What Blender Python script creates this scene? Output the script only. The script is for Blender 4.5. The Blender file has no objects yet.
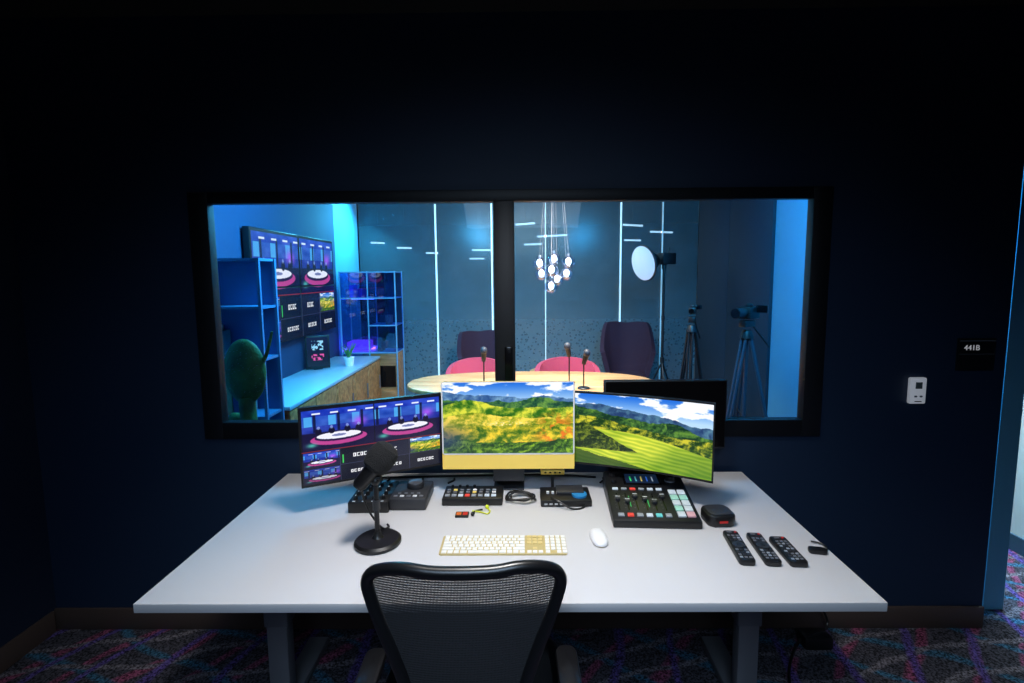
import bpy, bmesh, math, random
import numpy as np
from mathutils import Matrix, Vector, Euler
random.seed(4)
sc=bpy.context.scene
try: sc.view_settings.view_transform='Standard'
except Exception: pass
pi=math.pi
def lin(c):
    c=c/255.0
    return c/12.92 if c<=0.04045 else ((c+0.055)/1.055)**2.4
def L3(rgb): return (lin(rgb[0]),lin(rgb[1]),lin(rgb[2]),1.0)
# ---------------------------------------------------------------- materials
MATS={}
def pm(name,rgb,rough=0.5,metal=0.0,em=None,es=0.0,spec=0.5,alpha=1.0,bump=0.0,bscale=200,var=0.0,vscale=8):
    if name in MATS: return MATS[name]
    m=bpy.data.materials.new(name); m.use_nodes=True
    nt=m.node_tree; b=nt.nodes['Principled BSDF']
    b.inputs['Base Color'].default_value=L3(rgb)
    b.inputs['Roughness'].default_value=rough
    b.inputs['Metallic'].default_value=metal
    b.inputs['Specular IOR Level'].default_value=spec
    b.inputs['Alpha'].default_value=alpha
    if em is not None:
        b.inputs['Emission Color'].default_value=L3(em); b.inputs['Emission Strength'].default_value=es
    if bump>0 or var>0:
        tc=nt.nodes.new('ShaderNodeTexCoord')
    if bump>0:
        n=nt.nodes.new('ShaderNodeTexNoise'); n.inputs['Scale'].default_value=bscale
        bp=nt.nodes.new('ShaderNodeBump'); bp.inputs['Strength'].default_value=bump; bp.inputs['Distance'].default_value=0.01
        nt.links.new(tc.outputs['Object'],n.inputs['Vector']); nt.links.new(n.outputs['Fac'],bp.inputs['Height'])
        nt.links.new(bp.outputs['Normal'],b.inputs['Normal'])
    if var>0:
        n2=nt.nodes.new('ShaderNodeTexNoise'); n2.inputs['Scale'].default_value=vscale; n2.inputs['Detail'].default_value=4
        cr=nt.nodes.new('ShaderNodeValToRGB')
        lo=[max(0,c*(1-var)) for c in rgb]; hi=[min(255,c*(1+var)) for c in rgb]
        cr.color_ramp.elements[0].position=.3; cr.color_ramp.elements[1].position=.7
        cr.color_ramp.elements[0].color=L3(lo); cr.color_ramp.elements[1].color=L3(hi)
        nt.links.new(tc.outputs['Object'],n2.inputs['Vector']); nt.links.new(n2.outputs['Fac'],cr.inputs['Fac'])
        nt.links.new(cr.outputs['Color'],b.inputs['Base Color'])
    MATS[name]=m; return m
def glassmat(name,tint=(255,255,255),gl=0.05,rough=0.0):
    m=bpy.data.materials.new(name); m.use_nodes=True; nt=m.node_tree; nt.nodes.clear()
    o=nt.nodes.new('ShaderNodeOutputMaterial'); mx=nt.nodes.new('ShaderNodeMixShader')
    t=nt.nodes.new('ShaderNodeBsdfTransparent'); g=nt.nodes.new('ShaderNodeBsdfGlossy')
    t.inputs['Color'].default_value=L3(tint); g.inputs['Roughness'].default_value=rough
    mx.inputs['Fac'].default_value=gl
    nt.links.new(t.outputs[0],mx.inputs[1]); nt.links.new(g.outputs[0],mx.inputs[2]); nt.links.new(mx.outputs[0],o.inputs[0])
    return m
def woodmat(name,c1,c2,scale=3,rough=.45):
    m=bpy.data.materials.new(name); m.use_nodes=True; nt=m.node_tree; b=nt.nodes['Principled BSDF']
    tc=nt.nodes.new('ShaderNodeTexCoord'); mp=nt.nodes.new('ShaderNodeMapping'); mp.inputs['Scale'].default_value=(1,9,9)
    n=nt.nodes.new('ShaderNodeTexNoise'); n.inputs['Scale'].default_value=scale; n.inputs['Detail'].default_value=6
    cr=nt.nodes.new('ShaderNodeValToRGB'); cr.color_ramp.elements[0].position=.35; cr.color_ramp.elements[1].position=.65
    cr.color_ramp.elements[0].color=L3(c1); cr.color_ramp.elements[1].color=L3(c2)
    nt.links.new(tc.outputs['Object'],mp.inputs[0]); nt.links.new(mp.outputs[0],n.inputs['Vector'])
    nt.links.new(n.outputs['Fac'],cr.inputs[0]); nt.links.new(cr.outputs[0],b.inputs['Base Color'])
    b.inputs['Roughness'].default_value=rough
    return m
def carpetmat(name):
    m=bpy.data.materials.new(name); m.use_nodes=True; nt=m.node_tree; b=nt.nodes['Principled BSDF']
    tc=nt.nodes.new('ShaderNodeTexCoord')
    def waves(scale,dist,rot,lo,hi,col):
        mp=nt.nodes.new('ShaderNodeMapping'); mp.inputs['Rotation'].default_value=(0,0,rot)
        w=nt.nodes.new('ShaderNodeTexWave'); w.inputs['Scale'].default_value=scale; w.inputs['Distortion'].default_value=dist
        w.inputs['Detail'].default_value=1.5; w.inputs['Detail Scale'].default_value=.8
        r=nt.nodes.new('ShaderNodeValToRGB'); r.color_ramp.elements[0].position=lo; r.color_ramp.elements[1].position=hi
        nt.links.new(tc.outputs['Object'],mp.inputs[0]); nt.links.new(mp.outputs[0],w.inputs['Vector']); nt.links.new(w.outputs['Fac'],r.inputs[0])
        return r.outputs[0],col
    base=(60,59,66)
    prev=None
    layers=[waves(1.6,5,.7,.84,.98,(116,60,84)),waves(1.3,6,2.1,.88,1.0,(46,84,106)),waves(2.2,6,1.4,.86,.98,(96,92,98)),waves(1.2,7,.2,.92,1.0,(76,62,118))]
    for fac,col in layers:
        mx=nt.nodes.new('ShaderNodeMix'); mx.data_type='RGBA'
        nt.links.new(fac,mx.inputs['Factor'])
        if prev is None: mx.inputs['A'].default_value=L3(base)
        else: nt.links.new(prev,mx.inputs['A'])
        mx.inputs['B'].default_value=L3(col); prev=mx.outputs['Result']
    n=nt.nodes.new('ShaderNodeTexNoise'); n.inputs['Scale'].default_value=130; n.inputs['Detail'].default_value=2
    nt.links.new(tc.outputs['Object'],n.inputs['Vector'])
    rr=nt.nodes.new('ShaderNodeValToRGB'); rr.color_ramp.elements[0].position=.38; rr.color_ramp.elements[0].color=(.2,.2,.2,1); rr.color_ramp.elements[1].position=.64; rr.color_ramp.elements[1].color=(1.6,1.6,1.6,1)
    nt.links.new(n.outputs['Fac'],rr.inputs[0])
    mu=nt.nodes.new('ShaderNodeMix'); mu.data_type='RGBA'; mu.blend_type='MULTIPLY'; mu.inputs['Factor'].default_value=1
    nt.links.new(prev,mu.inputs['A']); nt.links.new(rr.outputs[0],mu.inputs['B']); nt.links.new(mu.outputs['Result'],b.inputs['Base Color'])
    b.inputs['Roughness'].default_value=.95; b.inputs['Specular IOR Level'].default_value=.1
    bp=nt.nodes.new('ShaderNodeBump'); bp.inputs['Strength'].default_value=.5; nt.links.new(n.outputs['Fac'],bp.inputs['Height']); nt.links.new(bp.outputs[0],b.inputs['Normal'])
    return m
BLK=pm('black_plastic',(17,17,19),.42,bump=.05,bscale=600)
BLKG=pm('black_gloss',(10,10,12),.15)
GRYD=pm('dark_grey',(45,46,50),.45)
GRY=pm('grey_plastic',(110,112,118),.4)
SILV=pm('silver_metal',(190,192,198),.3,.9)
WHT=pm('white_plastic',(232,232,235),.35)
YEL=pm('yellow_aluminium',(226,190,84),.35,.35)
RED=pm('red_plastic',(200,40,36),.4)
# ---------------------------------------------------------------- builder
class B:
    def __init__(s): s.bm=bmesh.new(); s.mats=[]
    def mi(s,m):
        if m not in s.mats: s.mats.append(m)
        return s.mats.index(m)
    def merge(s,t,m,M=None):
        i=s.mi(m)
        for f in t.faces: f.material_index=i
        if M is not None: bmesh.ops.transform(t,matrix=M,verts=t.verts)
        me=bpy.data.meshes.new('tmp'); t.to_mesh(me); t.free(); s.bm.from_mesh(me); bpy.data.meshes.remove(me)
    def box(s,c,d,m,rot=(0,0,0),bev=0,seg=2,taper=None):
        t=bmesh.new(); bmesh.ops.create_cube(t,size=1)
        bmesh.ops.scale(t,vec=d,verts=t.verts)
        if taper:
            for v in t.verts:
                if v.co.z>0: v.co.x*=taper[0]; v.co.y*=taper[1]
        if bev>0: bmesh.ops.bevel(t,geom=list(t.edges),offset=bev,segments=seg,affect='EDGES',profile=.5)
        s.merge(t,m,Matrix.Translation(c)@Euler(rot).to_matrix().to_4x4())
    def cyl(s,p0,p1,r0,m,r1=None,seg=24,bev=0):
        if r1 is None: r1=r0
        p0=Vector(p0);p1=Vector(p1); d=p1-p0
        t=bmesh.new(); bmesh.ops.create_cone(t,cap_ends=True,segments=seg,radius1=r0,radius2=r1,depth=d.length)
        if bev>0:
            e=[e for e in t.edges if abs(e.verts[0].co.z-e.verts[1].co.z)<1e-6]
            bmesh.ops.bevel(t,geom=e,offset=bev,segments=2,affect='EDGES',profile=.5)
        q=d.to_track_quat('Z','Y')
        s.merge(t,m,Matrix.Translation((p0+p1)/2)@q.to_matrix().to_4x4())
    def sph(s,c,r,m,rot=(0,0,0),seg=24):
        t=bmesh.new(); bmesh.ops.create_uvsphere(t,u_segments=seg,v_segments=seg//2,radius=1)
        if not hasattr(r,'__len__'): r=(r,r,r)
        bmesh.ops.scale(t,vec=r,verts=t.verts)
        s.merge(t,m,Matrix.Translation(c)@Euler(rot).to_matrix().to_4x4())
    def lathe(s,prof,c,m,M=None,seg=36):
        t=bmesh.new(); rings=[]
        for r,z in prof:
            if r<1e-6: rings.append([t.verts.new((0,0,z))])
            else: rings.append([t.verts.new((r*math.cos(2*pi*k/seg),r*math.sin(2*pi*k/seg),z)) for k in range(seg)])
        for a,b in zip(rings,rings[1:]):
            for k in range(seg):
                k2=(k+1)%seg
                if len(a)==1 and len(b)==1: continue
                if len(a)==1: t.faces.new((a[0],b[k2],b[k]))
                elif len(b)==1: t.faces.new((a[k],a[k2],b[0]))
                else: t.faces.new((a[k],a[k2],b[k2],b[k]))
        bmesh.ops.recalc_face_normals(t,faces=t.faces)
        s.merge(t,m,Matrix.Translation(c)@(M.to_4x4() if M is not None else Matrix()))
    def tube(s,pts,r,m,seg=8,closed=False,sub=6,flat=1.0):
        P=[Vector(p) for p in pts]; n=len(P); path=[]
        rng=range(n if closed else n-1)
        for i in rng:
            if closed: a,b,c,d=P[(i-1)%n],P[i],P[(i+1)%n],P[(i+2)%n]
            else: a=P[max(i-1,0)];b=P[i];c=P[i+1];d=P[min(i+2,n-1)]
            for k in range(sub):
                u=k/sub
                path.append(.5*((2*b)+(c-a)*u+(2*a-5*b+4*c-d)*u*u+(3*b-a-3*c+d)*u**3))
        if not closed: path.append(P[-1])
        t=bmesh.new(); rings=[]; N=len(path); nrm=None
        for i,p in enumerate(path):
            if closed: tg=(path[(i+1)%N]-path[i-1]).normalized()
            else: tg=(path[min(i+1,N-1)]-path[max(i-1,0)]).normalized()
            if nrm is None: nrm=tg.orthogonal().normalized()
            nrm=(nrm-tg*nrm.dot(tg)).normalized(); bn=tg.cross(nrm)
            rr=r(i/(N-1)) if callable(r) else r
            rings.append([t.verts.new(p+(nrm*math.cos(2*pi*k/seg)+bn*math.sin(2*pi*k/seg)*flat)*rr) for k in range(seg)])
        for i in range(N if closed else N-1):
            a=rings[i]; b=rings[(i+1)%N]
            for k in range(seg):
                k2=(k+1)%seg; t.faces.new((a[k],a[k2],b[k2],b[k]))
        if not closed:
            t.faces.new(list(reversed(rings[0]))); t.faces.new(rings[-1])
        bmesh.ops.recalc_face_normals(t,faces=t.faces)
        s.merge(t,m)
    def prism(s,outline,z0,z1,m,M=None,bev=0):
        t=bmesh.new(); vs=[t.verts.new((x,y,z0)) for x,y in outline]
        f=t.faces.new(vs); r=bmesh.ops.extrude_face_region(t,geom=[f])
        for v in r['geom']:
            if isinstance(v,bmesh.types.BMVert): v.co.z=z1
        bmesh.ops.recalc_face_normals(t,faces=t.faces)
        if bev>0:
            e=[e for e in t.edges if abs(e.verts[0].co.z-e.verts[1].co.z)<1e-6]
            bmesh.ops.bevel(t,geom=e,offset=bev,segments=2,affect='EDGES',profile=.5)
        s.merge(t,m,M)
    def surf(s,fn,nu,nv,m,th=0.0):
        t=bmesh.new(); g=[[t.verts.new(fn(i/nu,j/nv)) for j in range(nv+1)] for i in range(nu+1)]
        for i in range(nu):
            for j in range(nv): t.faces.new((g[i][j],g[i+1][j],g[i+1][j+1],g[i][j+1]))
        if th>0:
            bmesh.ops.recalc_face_normals(t,faces=t.faces)
            bmesh.ops.solidify(t,geom=list(t.faces),thickness=th)
        bmesh.ops.recalc_face_normals(t,faces=t.faces)
        s.merge(t,m)
    def done(s,name,loc=(0,0,0),rz=0,parent=None,rot=None):
        for f in s.bm.faces: f.smooth=True
        for e in s.bm.edges:
            if len(e.link_faces)==2:
                if e.calc_face_angle(0)>0.6: e.smooth=False
        me=bpy.data.meshes.new(name); s.bm.to_mesh(me); s.bm.free()
        for m in s.mats: me.materials.append(m)
        o=bpy.data.objects.new(name,me); sc.collection.objects.link(o)
        o.location=loc; o.rotation_euler=rot if rot else (0,0,rz)
        if parent: o.parent=parent
        return o
def rrect(w,h,r,n=6,cx=0,cy=0):
    out=[]
    for sx,sy,a0 in ((1,1,0),(-1,1,pi/2),(-1,-1,pi),(1,-1,1.5*pi)):
        for k in range(n+1):
            a=a0+k*pi/2/n; out.append((cx+sx*(w/2-r)+r*math.cos(a),cy+sy*(h/2-r)+r*math.sin(a)))
    return out
# ---------------------------------------------------------------- screen painting
rng=np.random.RandomState(7); TAB=rng.rand(256,256)
def vn(x,y):
    xi=np.floor(x).astype(int); yi=np.floor(y).astype(int); fx=x-xi; fy=y-yi
    fx=fx*fx*(3-2*fx); fy=fy*fy*(3-2*fy)
    g=lambda a,b: TAB[a%256,b%256]
    return (g(xi,yi)*(1-fx)+g(xi+1,yi)*fx)*(1-fy)+(g(xi,yi+1)*(1-fx)+g(xi+1,yi+1)*fx)*fy
def fbm(x,y,o=5):
    r=0;a=.5;t=0
    for k in range(o): r=r+a*vn(x*2**k+17*k,y*2**k+31*k); t+=a; a*=.55
    return r/t
def mixc(A,col,m):
    m=np.clip(m,0,1)[...,None]; return A*(1-m)+np.array(col,float)*m
def sm(a,b,x):
    t=np.clip((x-a)/(b-a),0,1); return t*t*(3-2*t)
def grad(c1,c2,t):
    t=np.clip(t,0,1)[...,None]; return np.array(c1,float)*(1-t)+np.array(c2,float)*t
def sky(u,v,s=0):
    A=grad((180,214,242),(36,110,215),(v-.72)/.26)
    c=fbm(u*7+s,v*11+s); A=mixc(A,(252,252,255),sm(.48,.60,c)*.95)
    return A
def terr(u,v,s,sd,dark,light,gain=3.2,lift=.45,tree=.35):
    x=u*s*1.45+sd; y=v*s+sd
    x=x+(fbm(x*.7+5,y*.7,3)-.5)*1.6
    n=fbm(x,y,5); n2=fbm(x-.20,y+.22,5); f=vn(u*150+sd,v*95)-.5+.6*(vn(u*70,v*48+sd)-.5)
    return grad(dark,light,lift+(n-n2)*gain+(n-.5)*.8+f*tree)
def ridge(u,f,sd,amp): return amp*(fbm(u*f+sd,u*0+sd,5)-.5)
def landscape(u,v):
    A=sky(u,v)
    h=.82+ridge(u,5,3,.14)-.04*(u-.4); A=np.where((v<h)[...,None],terr(u,v,8,1,(44,82,138),(120,162,196),2.,.45,.1),A)
    h=.75-.05*u+.09*np.exp(-((u-.72)/.16)**2)+ridge(u,7,9,.10); A=np.where((v<h)[...,None],terr(u,v,8,5,(14,62,50),(104,152,66),2.4,.45),A)
    h=.61+.13*np.exp(-((u-.20)/.2)**2)+.05*u+ridge(u,8,2,.07); A=np.where((v<h)[...,None],terr(u,v,6,2,(40,100,20),(220,220,64),2.6,.50),A)
    h=.53+.04*np.sin(u*7)+ridge(u,9,5,.06); A=np.where((v<h)[...,None],terr(u,v,8,7,(100,130,16),(255,222,84),2.4,.68),A)
    h=.36+.09*u+ridge(u,9,6,.08); A=np.where((v<h)[...,None],terr(u,v,7,4,(48,98,14),(246,210,52),2.6,.52),A)
    vill=np.exp(-(((u-.50)/.16)**2+((v-.42)/.03)**2)); A=mixc(A,(255,244,206),vill*(vn(u*90,v*90)>.70)*.9)
    d=np.exp(-(((u-.88)/.13)**2+((v-.30)/.22)**2)); A=mixc(A,(236,118,34),d*1.1*sm(.46,.6,fbm(u*26,v*18)))
    h=.15+.24*(u-.5)**2+ridge(u,9,1,.08); A=np.where((v<h)[...,None],terr(u,v,10,3,(14,58,16),(140,180,40),2.4,.45,.5),A)
    d=np.exp(-((u/.20)**2+((v-.20)/.2)**2)); A=mixc(A,(40,54,116),d*.7)
    return A
def landscape2(u,v):
    A=sky(u,v,3); 
    h=.87-.18*u+ridge(u,5,13,.12); A=np.where((v<h)[...,None],terr(u,v,7,5,(30,58,104),(90,136,158),2.2,.45,.12),A)
    h=.81-.28*u+.08*np.exp(-((u-.75)/.12)**2)+ridge(u,8,1,.09); A=np.where((v<h)[...,None],terr(u,v,8,4,(10,48,28),(96,142,52),2.8,.42),A)
    h=.63+.05*np.sin(u*5+1)-.10*u+ridge(u,9,2,.06); A=np.where((v<h)[...,None],terr(u,v,9,8,(16,54,12),(206,196,48),3.0,.42,.5),A)
    h=.46+.09*np.sin(u*3.3+.3)-.14*u
    row=.5+.5*np.sin((v*110+u*34+fbm(u*3,v*3,3)*14)); A=mixc(A,grad((98,146,18),(234,234,72),row*.4+fbm(u*4,v*5,3)*1.2-.38),(v<h)*1.)
    h=.60-.9*np.abs(u-.06)+ridge(u,16,4,.05); A=np.where(((v<h)&(v>.22))[...,None],terr(u,v,12,6,(10,36,10),(120,134,30),3,.4,.5),A)
    h=.20-.36*u+ridge(u,12,1,.05)
    A=mixc(A,(34,64,16),(v<h)*.8)
    A=mixc(A,(60,104,12),(u>.45)*sm(.45,1.,u)*sm(.5,.1,v)*.45)
    return A
def studio(u,v,ph=0.):
    A=grad((20,30,110),(34,64,190),v)+ (fbm(u*7+ph*3,v*7,3)-.5)[...,None]*60
    A=mixc(A,(80,180,240),((v>.60)&(v<.84))*(.2+.65*(np.sin(u*19+ph)>.55)))
    A=mixc(A,(170,84,235),np.exp(-(((u-.80)/.10)**2+((v-.62)/.12)**2))*.9)
    A=mixc(A,(10,14,50),((np.abs((u*3+ph*.3)%1-.5)<.06)&(v>.45)&(v<.9))*.85)
    A=mixc(A,(240,245,255),((v>.89)&(v<.92)&(((u*4+ph)%1)>.55))*.9)
    A=mixc(A,(20,16,56),sm(.46,.42,v))
    r=((u-.5)/.40)**2+((v-.25)/.15)**2; A=mixc(A,(200,70,150),sm(1.02,.95,r)*.9)
    r=((u-.5)/.34)**2+((v-.30)/.11)**2; A=mixc(A,(36,20,66),sm(1.02,.97,r))
    r=((u-.5)/.31)**2+((v-.33)/.085)**2; A=mixc(A,(230,230,246),sm(1.02,.97,r))
    r=((u-.5)/.10)**2+((v-.33)/.03)**2; A=mixc(A,(110,120,170),(r<1)*1.)
    for cx in (.22,.40,.62,.78):
        r=((u-cx)/.045)**2+((v-.46)/.08)**2; A=mixc(A,(14,12,40),(r<1)*.95)
        r=((u-cx)/.02)**2+((v-.55)/.04)**2; A=mixc(A,(150,170,230),(r<1)*.7)
    A=mixc(A,(90,210,190),np.exp(-(((u-.12)/.07)**2+((v-.14)/.05)**2))*.8)
    return np.clip(A,0,255)
def textrow(u,v,x0,x1,y0,y1,A,col=(235,235,240),n=6):
    uu=(u-x0)/(x1-x0); vv=(v-y0)/(y1-y0)
    ins=(uu>0)&(uu<1)&(vv>0)&(vv<1); cell=np.floor(uu*n).astype(int); fu=(uu*n)%1
    pat=(fu>.15)&(fu<.85)&((np.abs(vv-.5)>.28)|(fu<.38)|((cell%2==0)&(fu>.62)))
    return mixc(A,col,(ins&pat)*1.)
def multiview(u,v):
    A=np.zeros(u.shape+(3,))+np.array((12,15,34.))
    def tile(x0,x1,y0,y1,fn):
        nonlocal A
        m=(u>x0)&(u<x1)&(v>y0)&(v<y1); c=fn((u-x0)/(x1-x0),(v-y0)/(y1-y0)); A=np.where(m[...,None],c,A)
    tile(.01,.495,.44,.975,lambda a,b:studio(a,b,0))
    tile(.505,.99,.44,.975,lambda a,b:studio(a,b,1.3))
    tile(.01,.25,.22,.42,lambda a,b:studio(a,b,2.))
    tile(.01,.25,.01,.20,lambda a,b:studio(a*.9,b,.5)*.8)
    tile(.76,.99,.22,.42,landscape)
    tile(.51,.74,.22,.42,lambda a,b:np.zeros(a.shape+(3,))+np.array((20,24,48.)))
    A=textrow(u,v,.34,.44,.29,.34,A,n=4); A=textrow(u,v,.57,.66,.29,.34,A,n=4); A=textrow(u,v,.32,.46,.08,.12,A,n=6)
    A=textrow(u,v,.57,.69,.08,.12,A,n=5); A=textrow(u,v,.81,.94,.08,.12,A,n=6)
    for x in (.2525,.5,.75): A=mixc(A,(60,66,100),((np.abs(u-x)<.0025)&(v<.43))*1.)
    A=mixc(A,(60,66,100),((np.abs(v-.21)<.003)&(u>.25))*1.)
    A=mixc(A,(210,50,60),((np.abs(v-.434)<.004))*.6)
    A=mixc(A,(60,200,90),((u>.268)&(u<.276)&(v>.23)&(v<.34))*1.)
    return A
def screenmat(name,es):
    m=bpy.data.materials.new(name); m.use_nodes=True; nt=m.node_tree; b=nt.nodes['Principled BSDF']
    a=nt.nodes.new('ShaderNodeAttribute'); a.attribute_name='Col'
    b.inputs['Base Color'].default_value=(0.004,.004,.005,1); b.inputs['Roughness'].default_value=.25
    nt.links.new(a.outputs['Color'],b.inputs['Emission Color']); b.inputs['Emission Strength'].default_value=es
    return m
SCR=screenmat('screen_emission',1.15)
SCRTV=screenmat('tv_emission',1.1)
def screen(name,w,h,paint,parent,center,nx=360,ny=204,uv=(0,1,0,1),depth=None,mat=None,rz=0):
    xs=np.linspace(0,1,nx+1); ys=np.linspace(0,1,ny+1); U,V=np.meshgrid(xs,ys)
    X=(U-.5)*w; Z=(V-.5)*h; Y=(depth(U) if depth else U*0)
    co=np.stack([X,Y,Z],-1).reshape(-1,3)
    idx=np.arange((nx+1)*(ny+1)).reshape(ny+1,nx+1)
    F=np.stack([idx[:-1,:-1],idx[:-1,1:],idx[1:,1:],idx[1:,:-1]],-1).reshape(-1,4)
    me=bpy.data.meshes.new(name); me.from_pydata(co.tolist(),[],F.tolist())
    c=paint(uv[0]+U*(uv[1]-uv[0]),uv[2]+V*(uv[3]-uv[2]))/255.
    c=np.clip(c,0,1); c=np.where(c<=.04045,c/12.92,((c+.055)/1.055)**2.4)
    col=np.concatenate([c,np.ones(c.shape[:2]+(1,))],-1).reshape(-1)
    at=me.color_attributes.new('Col','FLOAT_COLOR','POINT'); at.data.foreach_set('color',col.astype(np.float32))
    me.materials.append(mat or SCR); me.update()
    o=bpy.data.objects.new(name,me); sc.collection.objects.link(o); o.parent=parent; o.location=center; o.rotation_euler=(0,0,rz)
    return o
# ================================================================ ROOM
WALL=pm('navy_wall',(15,38,64),.6,bump=.08,bscale=300)
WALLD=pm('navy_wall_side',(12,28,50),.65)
CEI=pm('dark_ceiling',(12,13,16),.9)
CARP=carpetmat('patterned_carpet')
BASEB=pm('brown_baseboard',(78,64,58),.5)
STW=pm('studio_blue_wall',(96,165,195),.6,bump=.05)
FRAME=pm('black_window_frame',(9,12,18),.5)
def simple(name,c,d,m,bev=0):
    b=B(); b.box((0,0,0),d,m,bev=bev); return b.done(name,c)
simple('floor',(.6,1.2,-.05),(6.4,4.6,.1),CARP)
simple('ceiling',(.6,.6,2.85),(6.0,3.3,.1),CEI)
b=B()
X0,X1=-2.27,2.18; WX0,WX1=-1.462,1.345; WZ0,WZ1=.955,2.05; y0,y1=2.25,2.37
def seg(b,xa,xb,za,zb,m=WALL): b.box(((xa+xb)/2,(y0+y1)/2,(za+zb)/2),(xb-xa,y1-y0,zb-za),m)
seg(b,X0,WX0,0,2.8); seg(b,WX1,X1,0,2.8); seg(b,WX0,WX1,0,WZ0); seg(b,WX0,WX1,WZ1,2.8)
seg(b,X1,3.14,2.2,2.8); seg(b,3.14,3.6,0,2.8)
b.done('wall_front')
simple('wall_left',(-2.32,.6,1.4),(.1,3.3,2.8),WALLD)
simple('wall_right',(3.65,.6,1.4),(.1,3.3,2.8),WALLD)
simple('wall_back',(.6,-1.1,1.4),(6.0,.1,2.8),WALLD)
b=B(); b.box(((X0+X1)/2,2.243,.053),(X1-X0,.014,.106),BASEB,bev=.003); b.done('baseboard_front')
b=B(); b.box((-2.262,.6,.053),(.014,3.25,.106),BASEB,bev=.003); b.done('baseboard_left')
TEAL=pm('corridor_wall',(200,212,206),.6)
simple('wall_corridor_right',(3.03,2.75,1.4),(.1,.72,2.8),TEAL)
simple('wall_corridor_front',(2.70,3.12,1.4),(.56,.1,2.8),pm('grey_door_frame',(40,50,62),.5))
simple('ceiling_corridor',(2.72,2.75,2.85),(.60,.74,.1),CEI)
b=B(); b.box((2.973,2.72,.05),(.014,.66,.1),pm('teal_base',(50,80,96),.5)); b.done('baseboard_corridor')
# window
b=B()
gx0,gx1,gz0,gz1=-1.388,1.272,1.022,2.012
def fr(xa,xb,za,zb,ya=2.235,yb=2.285): b.box(((xa+xb)/2,(ya+yb)/2,(za+zb)/2),(xb-xa,yb-ya,zb-za),FRAME,bev=.003)
fr(-1.475,gx0,.945,2.062); fr(gx1,1.357,.945,2.062); fr(gx0,gx1,gz1,2.062); fr(gx0,gx1,.945,gz0)
fr(-.128,-.036,gz0,gz1)
b.box((-.065,2.225,1.28),(.035,.02,.18),BLKG,bev=.005)
win=b.done('window_1')
GL=glassmat('clear_glass',(250,253,254),.025)
b=B(); b.box(((gx0-.125)/2,2.265,(gz0+gz1)/2),(-.125-gx0,.008,gz1-gz0),GL); b.box(((gx1-.04)/2,2.265,(gz0+gz1)/2),(gx1+.04,.008,gz1-gz0),GL)
b.done('glazing',parent=win)
# ---------------- studio shell
SX0,SX1,SY0,SY1=-2.15,2.30,2.37,6.6
simple('floor_studio',((SX0+SX1)/2,5.0,-.05),(SX1-SX0+.2,3.0,.1),pm('studio_floor',(50,56,66),.8,var=.3,vscale=20))
simple('wall_studio_left',(SX0-.05,(SY0+SY1)/2,1.32),(.1,SY1-SY0,2.64),STW)
simple('wall_studio_right',(SX1+.05,(SY0+SY1)/2,1.32),(.1,SY1-SY0,2.64),STW)
simple('ceiling_studio',((SX0+SX1)/2,(SY0+SY1)/2,2.69),(SX1-SX0+.2,SY1-SY0,.1),pm('studio_ceiling',(165,172,178),.8))
b=B(); b.box((SX0+.015,4.55,1.62),(.03,2.3,1.75),pm('dark_acoustic_panel',(30,58,92),.8),bev=.005); b.done('trim_1')
# glass partition
fg=bpy.data.materials.new('frosted_partition'); fg.use_nodes=True; nt=fg.node_tree; bs=nt.nodes['Principled BSDF']; out=nt.nodes['Material Output']
bs.inputs['Base Color'].default_value=L3((112,130,138)); bs.inputs['Roughness'].default_value=.2
tr=nt.nodes.new('ShaderNodeBsdfTransparent'); tr.inputs['Color'].default_value=L3((200,220,230))
mx=nt.nodes.new('ShaderNodeMixShader'); tc=nt.nodes.new('ShaderNodeTexCoord'); sp=nt.nodes.new('ShaderNodeSeparateXYZ')
mr=nt.nodes.new('ShaderNodeMapRange'); mr.inputs['From Min'].default_value=1.7; mr.inputs['From Max'].default_value=.2; mr.inputs['To Min'].default_value=.32; mr.inputs['To Max'].default_value=.9
nt.links.new(tc.outputs['Object'],sp.inputs[0]); nt.links.new(sp.outputs['Z'],mr.inputs['Value'])
vo=nt.nodes.new('ShaderNodeTexVoronoi'); vo.inputs['Scale'].default_value=22
nt.links.new(tc.outputs['Object'],vo.inputs['Vector'])
lt=nt.nodes.new('ShaderNodeMath'); lt.operation='LESS_THAN'; lt.inputs[1].default_value=.33; nt.links.new(vo.outputs['Distance'],lt.inputs[0])
mk=nt.nodes.new('ShaderNodeMapRange'); mk.inputs['From Min'].default_value=1.3; mk.inputs['From Max'].default_value=.9; mk.inputs['To Min'].default_value=0; mk.inputs['To Max'].default_value=-.28
nt.links.new(sp.outputs['Z'],mk.inputs['Value'])
mm=nt.nodes.new('ShaderNodeMath'); mm.operation='MULTIPLY_ADD'; nt.links.new(lt.outputs[0],mm.inputs[0]); nt.links.new(mk.outputs[0],mm.inputs[1]); nt.links.new(mr.outputs[0],mm.inputs[2])
nt.links.new(mm.outputs[0],mx.inputs['Fac']); nt.links.new(tr.outputs[0],mx.inputs[1]); nt.links.new(bs.outputs[0],mx.inputs[2]); nt.links.new(mx.outputs[0],out.inputs[0])
b=B(); joints=[-2.15,-1.13,-.34,.30,1.28,1.82,2.30]
for a,c in zip(joints,joints[1:]): b.box(((a+c)/2,6.62,1.32),(c-a-.03,.02,2.62),fg)
part=b.done('window_2')
b=B(); LEDW=pm('led_white_line',(255,255,255),.5,em=(170,215,240),es=.75)
LEDW2=pm('led_blue_line',(255,255,255),.5,em=(90,160,190),es=.35)
for j in (-1.13,-.40,1.28): b.box((j,6.60,1.32),(.020,.02,2.6),LEDW)
for j in (-.34,.30,1.82): b.box((j,6.60,1.32),(.014,.02,2.6),LEDW2)
b.done('led_lines',parent=part)
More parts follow.
